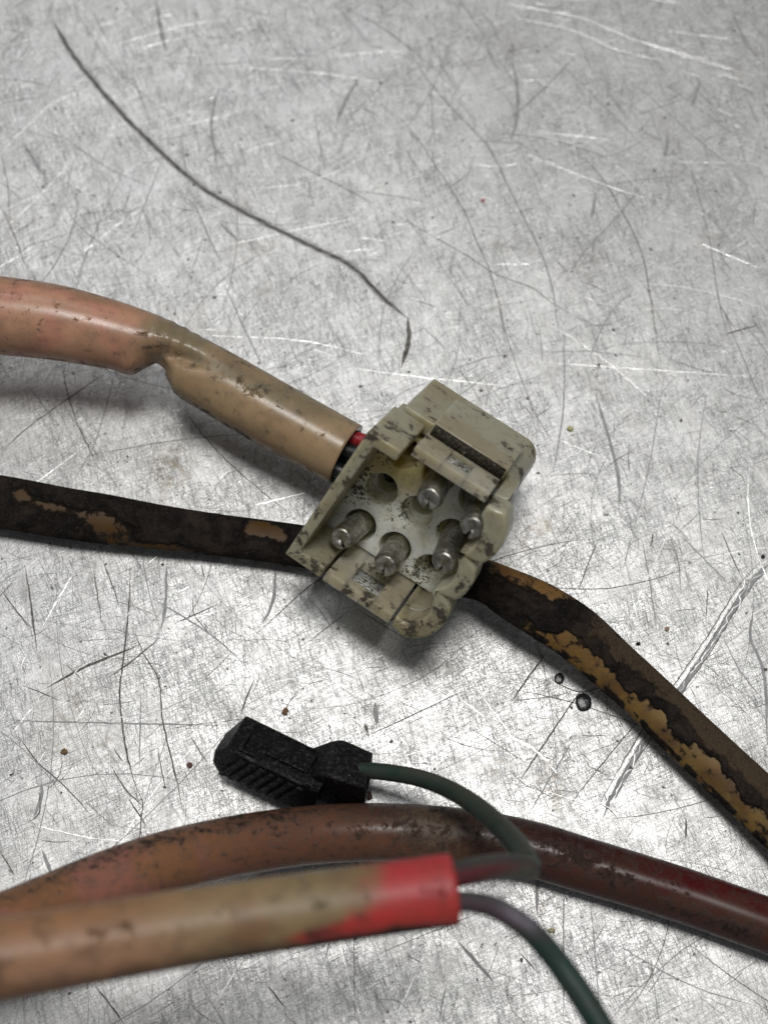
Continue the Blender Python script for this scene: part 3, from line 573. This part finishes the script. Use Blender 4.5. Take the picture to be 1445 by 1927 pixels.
def make_connector():
    # left half of the shell, a C in plan
    c = [(-3.5, -6.85), (-3.5, -5.85), (-5.85, -5.85), (-6.95, 5.75), (-4.1, 5.75), (-4.1, 6.85), (-8.05, 6.75), (-6.95, -6.85)]
    V, F = prism(c, -.8, 7.0); obj('shell', V, F, M['nylon'], conn, bevel=.14)
    # right half, scalloped round the three right-hand cavities
    outer = [(3.85, 6.95)] + arc(4.65, 4.0, 3.3, 80, -28, 14) + [(6.5, 1.98)] + arc(5.05, 0, 3.1, 34, -34, 10) + [(6.5, -2.1)] + arc(4.85, -4.4, 3.6, 36, -52, 14) + [(6.2, -7.05), (5.4, -6.95)]
    inner = [(5.4, -5.95)] + arc(4.15, -4.0, 2.25, -55, 50, 10) + arc(4.15, 0, 2.25, -52, 50, 10) + arc(4.1, 4.0, 2.1, -52, 80, 12) + [(3.85, 5.8)]
    V, F = prism(outer + inner, 4.0, 7.0); obj('shell', V, F, M['nylon'], conn, bevel=.28)
    V, F = prism([(min(u, 6.7), v) for u, v in outer] + [(min(u, 6.0), v) for u, v in inner], -.8, 3.99); obj('shell', V, F, M['nylon'], conn, bevel=.1)
    # floor block with nine round cavities
    bm = bmesh.new()
    def loop(pts, n):
        vs = [bm.verts.new(W(u, v, n)) for u, v in pts]; return vs, [bm.edges.new((vs[i], vs[(i + 1) % len(vs)])) for i in range(len(vs))]
    body = [(-6.95, -5.85), (6.3, -5.85), (7.3, -4), (7.0, -2), (7.1, 0), (6.8, 2), (6.6, 4), (5.6, 5.75), (-6.95, 5.75)]
    edges = loop(body, 0)[1]; holes = []
    for i in range(3):
        for j in range(3):
            circ = arc(-4 + 4 * i, -4 + 4 * j, 1, 0, 360 * 35 / 36, 35); circ = [(-4 + 4 * i + (u + 4 - 4 * i) * 1.63, -4 + 4 * j + (v + 4 - 4 * j) * 1.63 * .92) for u, v in circ]
            vs, ed = loop(circ, 0); edges += ed; holes.append((circ, vs))
    bmesh.ops.triangle_fill(bm, use_beauty=True, use_dissolve=False, edges=edges)
    for circ, vs in holes:
        cu = sum(u for u, v in circ) / 36; cv = sum(v for u, v in circ) / 36; prev = vs
        for n, k in ((-2.3, .97), (-2.3, .72), (-5.2, .66)):
            cur = [bm.verts.new(W(cu + (u - cu) * k, cv + (v - cv) * k, n)) for u, v in circ]
            for a in range(36): bm.faces.new((prev[a], prev[(a + 1) % 36], cur[(a + 1) % 36], cur[a]))
            prev = cur
        bm.faces.new(prev)
    bm.verts.index_update(); V = [v.co.copy() for v in bm.verts]; F = [tuple(v.index for v in f.verts) for f in bm.faces]; bm.free()
    o = obj('contact_block', V, F, M['insert'], conn); o.data.set_sharp_from_angle(angle=math.radians(40))
    # what stands behind: rear body narrower than the shell
    V, F = join([prism(rect(-6.4, 6.2, -5.7, 2.6), -6.2, -5.3), prism(rect(-6.94, -6.2, -5.8, 5.7), -5.2, -.82)]); obj('rear_body', V, F, M['nylon'], conn, bevel=.15)
    # deep upper wall, with a rounded right corner
    top = [(-6.1, -5.9), (-6.1, -7.25), (4.9, -7.25)] + arc(4.9, -5.3, 1.95, -90, 0, 8)[1:] + [(6.85, -4.2), (5.2, -5.9)]
    V, F = prism(top, -10.6, -.95); obj('rear_flange', V, F, M['nylon'], conn, bevel=.15)
    # proud housing of the upper latch: pale on top, its front step caked with dirt
    V, F = prism(rect(-2.75, 5.2, -8.3, -7.16), -6.2, 1.3); obj('latch_housing', V, F, M['nylon'], conn, bevel=.1)
    V, F = prism(rect(-2.6, 5.05, -8.2, -7.2), 1.28, 1.42); obj('grime_band', V, F, M['band'], conn)
    # two latch flaps, each with a square window
    def flap(u0, u1, v0, v1, w0, w1, n0, n1, nb, ne):
        ps = [rect(u0, w0, v0, v1), rect(w1, u1, v0, v1)]
        parts = [prism(ps[0], nb, ne), prism(ps[1], nb, ne), prism(rect(w0, w1, v0, v1), n1, ne), prism(rect(w0, w1, v0, v1), nb, n0)]
        # one welded plate: drop the inner butt faces
        V, F = join(parts); bm = bmesh.new(); vs = [bm.verts.new(p) for p in V]
        for f in F: bm.faces.new([vs[i] for i in f])
        bmesh.ops.remove_doubles(bm, verts=bm.verts, dist=1e-3); bm.verts.index_update()
        V2 = [v.co.copy() for v in bm.verts]; F2 = [tuple(v.index for v in f.verts) for f in bm.faces]; bm.free()
        o = obj('latch_flap', V2, F2, M['clear'], conn, smooth=False)
    flap(-2.8, 5.05, -7.2, -6.3, .0, 2.5, 1.7, 4.1, -.7, 5.2)
    flap(-3.8, 3.55, 5.95, 6.85, -1.7, 1.35, 1.5, 5.6, -.7, 7.0)
    # pane of thin nylon behind each window
    V, F = prism(rect(.05, 2.45, -6.85, -6.4), 1.75, 4.05); obj('window_pane', V, F, M['insert'], conn)
    V, F = prism(rect(-1.8, 1.45, 6.9, 7.15), 1.4, 5.7); obj('window_pane', V, F, M['insert'], conn)
    # five hollow split pins, each leaning its own way
    for u, v, du, dv, n1, rot in ((-4, 4, -.5, -.1, 4.6, 40), (0, 4, .4, -.1, 4.3, 80), (4, 0, .9, 0, 5.8, 85), (0, -4, .7, -.05, 5.6, 70), (4, -4, 1.4, -.2, 6.1, 95)):
        V, F = [], []; m = 26; r = 1.2
        prof = [(-3.0, 1.0), (-.5, 1.0), (n1 - 1.0, 1.0), (n1 - .55, 1.0), (n1 - .1, .86), (n1, .74), (n1 + .01, .06)]
        for n, k in prof:
            t = (n + 2) / (n1 + 2); gap = math.radians(12 if n > n1 - 3.2 else 3)
            for i in range(m):
                a = math.radians(rot) + gap + (2 * math.pi - 2 * gap) * i / (m - 1)
                k2 = k * (1 + .035 * math.cos(4 * a + 1)); V.append(W(u + du * t + r * k2 * math.cos(a), v + dv * t + r * k2 * .9 * math.sin(a), n))
        for q in range(len(prof) - 1):
            for i in range(m - 1): F.append((q * m + i, q * m + i + 1, (q + 1) * m + i + 1, (q + 1) * m + i))
        o = obj('contact_pin', V, F, M['pin'], conn, origin=W(u, v, -3)); s_ = o.modifiers.new('wall', 'SOLIDIFY'); s_.thickness = .22 * U * KK; s_.offset = -1
        o.data.set_sharp_from_angle(angle=math.radians(17))
        cr = [(n, .62) for n in (-2.8, n1 - .35)]; V = [W(u + du * (n + 2) / (n1 + 2) + r * k * math.cos(6.2832 * i / 14), v + dv * (n + 2) / (n1 + 2) + r * k * .9 * math.sin(6.2832 * i / 14), n) for n, k in cr for i in range(14)]
        obj('core', V, [(i, (i + 1) % 14, 14 + (i + 1) % 14, 14 + i) for i in range(14)] + [tuple(range(14, 28))], M['soot'], o)
make_connector()

def paint_tan(s, q, t, p):
    n1 = nz(p, .15, 2); n2 = nz(p, .35, 5)
    peach = (0.58, 0.315, 0.195); pink = (0.62, 0.24, 0.185); tan = (0.43, 0.295, 0.165); olive = (0.26, 0.21, 0.125)
    c = mix(peach, pink, .55 * sstep(-.3, .7, n2 + .12 * q)); c = mix(c, (0.40, 0.23, 0.125), sstep(.55, .95, q + n1 * .3) * .7)
    k = sstep(235, 330, s + 20 * n2 * 2); c = mix(c, tan, k)
    c = mix(c, olive, sstep(240, 320, s) * (1 - sstep(520, 700, s)) * sstep(.05, .5, q + n1 * .4))
    c = mix(c, (0.42, 0.27, 0.15), sstep(.1, .5, n1) * k * .6)
    g = .22 + .06 * n2 + .08 * sstep(.8, 1, abs(q))
    for x, qq, wx, wq, a in ((340, .1, 50, .25, .16), (480, .35, 60, .3, .15), (300, -.3, 30, .5, .14), (60, -.2, 70, .15, .10), (440, -.98, 160, .1, .2)):
        g += a * math.exp(-((s - x) / wx) ** 2 - ((q - qq) / wq) ** 2)
    c = mix(c, (0.20, 0.125, 0.075), .30 * sstep(.02, .45, nz((p.x, p.y * 2, p.z), .22, 9)))
    return tuple(x * .92 for x in c), g, .14 + .30 * math.exp(-((s - 420) / 110) ** 2) * sstep(-.1, .5, q)
def kink(t, s, q, tp):
    dent = .56 * math.exp(-((s - 312) / 29) ** 2) * sstep(.15, -.75, q)            # pinched in on the near side
    dent += .36 * math.exp(-((s - 348) / 42) ** 2) * math.exp(-((q - .0 - (s - 330) / 220) / .28) ** 2) * (tp > 0)   # fold running across the crown
    bulge = .10 * math.exp(-((s - 262) / 26) ** 2) * sstep(-.2, -.9, q) + .07 * math.exp(-((s - 372) / 26) ** 2) * sstep(-.1, -.8, q)
    bulge += .06 * math.exp(-((s - 318) / 30) ** 2) * math.exp(-((q - .42) / .2) ** 2)
    bulge += .022 * math.sin(s * .30 + q * 5) * math.exp(-((s - 325) / 40) ** 2)
    return 1 - dent + bulge
sl, tcs, tfr, tpts = sweep('sleeve', [(-170, 585, 10, 152), (-80, 588, 9.8, 150), (0, 594, 9.5, 147), (100, 606, 9.2, 142), (190, 625, 8.8, 132), (250, 640, 8.4, 122), (300, 657, 8.0, 116), (350, 683, 7.6, 116), (400, 713, 7.3, 122), (450, 743, 7.0, 126), (505, 775, 6.7, 127), (580, 816, 6.4, 125), (651, 855, 6.2, 124)],
      M['tan'], conn, paint_tan, step=.26, seg=64, deform=kink, wall=.45)
def tube_plain(name, pts, r, mat, parent, seg=16):
    cs = [Vector(p) for p in catmull([tuple(p) for p in pts], .5)]; V, F = [], []
    for i, c in enumerate(cs):
        T = (cs[min(len(cs) - 1, i + 1)] - cs[max(0, i - 1)]).normalized(); S = TOC.cross(T).normalized(); Un = T.cross(S)
        V += [c + S * (r * math.cos(6.2832 * j / seg)) + Un * (r * math.sin(6.2832 * j / seg)) for j in range(seg)]
    for i in range(len(cs) - 1): F += [(i * seg + j, i * seg + (j + 1) % seg, (i + 1) * seg + (j + 1) % seg, (i + 1) * seg + j) for j in range(seg)]
    F += [tuple(range(seg - 1, -1, -1)), tuple(range((len(cs) - 1) * seg, len(cs) * seg))]
    return obj(name, V, F, mat, parent)
def leads():
    e = tcs[-1]; T, S, Un = tfr[-1]
    for dx, dz, mk, tgt in ((1.6, .5, 'red', (-4, -4)), (.4, 1.0, 'black', (0, -4)), (-1.5, .8, 'black', (-4, 0)), (-.4, -.6, 'green', (-4, 3.2)), (-2.0, -.4, 'green', (0, 0))):
        a = e - T * 5 + S * dx + Un * dz; b = e + T * .6 + S * dx * 1.05 + Un * dz
        c = W(tgt[0], tgt[1], -5.4); m = (b + c) / 2 + T * 1.0
        tube_plain('wire', [a, b, m, c], .72, M[mk], conn)
leads()

# ------------------------------------------------------------------ crumbs and beads left on the sheet
def crumb(name, label, cat, px, py, sx, sy, h, col, rough=.7, seed=1, group='crumbs on the worktop', dome=False):
    bm = bmesh.new(); bmesh.ops.create_icosphere(bm, subdivisions=3 if dome else 2, radius=1)
    p = P(px, py, 0); ax, ay = (sx / 40.0, sy / 40.0) if dome else (sx / 47.0, sy / 47.0); V = []
    for v in bm.verts:
        k = 1 + (.16 if dome else .38) * mnoise.noise(v.co * 1.6 + Vector((seed * 3.1, 0, seed)))
        V.append(Vector((p.x + v.co.x * ax * k, p.y + v.co.y * ay * k, max(0.003, h * .5 + v.co.z * h * .5 * k))))
    bm.verts.index_update(); F = [tuple(v.index for v in f.verts) for f in bm.faces]; bm.free()
    o = obj(name, V, F, mat_plain(name + '_surface', col, rough, 0, .45, 5, .3), None, smooth=dome, origin=(p.x, p.y, 0))
    tag(o, label, cat, group)
crumb('oil_bead', 'larger of two dark round beads below the crusted mustard cable', 'bead', 1097, 1322, 29, 32, .28, (.022, .022, .024), .12, 1, 'dark beads on the worktop', True)
crumb('oil_bead', 'smaller of two dark round beads below the crusted mustard cable', 'bead', 1052, 1277, 18, 21, .2, (.022, .022, .024), .12, 2, 'dark beads on the worktop', True)
crumb('crumb', 'rust brown crumb above the black plug', 'crumb', 537, 1340, 12, 17, .35, (.16, .085, .045), .8, 3)
crumb('crumb', 'yellow green crumb to the right of the white connector', 'crumb', 1072, 808, 15, 12, .4, (.50, .48, .22), .6, 4)
crumb('crumb', 'white flake right of the scalloped connector edge', 'flake', 1140, 967, 12, 10, .3, (.75, .75, .72), .6, 5)
crumb('crumb', 'dark reddish crumb touching the corner of the black plug', 'crumb', 695, 1498, 12, 18, .5, (.07, .035, .032), .8, 6)
crumb('crumb', 'tan flake on the bare metal at the left edge', 'flake', 122, 1415, 15, 12, .3, (.20, .12, .06), .8, 7)
crumb('crumb', 'brown crumb left of the black plug', 'crumb', 358, 1440, 13, 11, .35, (.13, .07, .05), .8, 8)
crumb('crumb', 'pinkish grain right of the crusted mustard cable', 'crumb', 1254, 1184, 11, 10, .35, (.35, .22, .17), .7, 9)
crumb('crumb', 'black grain stuck at the upper edge of the crusted mustard cable', 'crumb', 1200, 1212, 11, 7, .4, (.02, .018, .016), .8, 10)
crumb('crumb', 'tiny bright red fleck on the bare metal above the connector', 'fleck', 908, 378, 8, 7, .3, (.9, .05, .03), .4, 11)
crumb('crumb', 'pale yellow crumb under the looping green wire', 'crumb', 1037, 1751, 15, 9, .3, (.45, .40, .24), .7, 12)
crumb('crumb', 'black speck near the gouge at the right edge', 'crumb', 1434, 1048, 9, 9, .3, (.03, .03, .03), .7, 13)
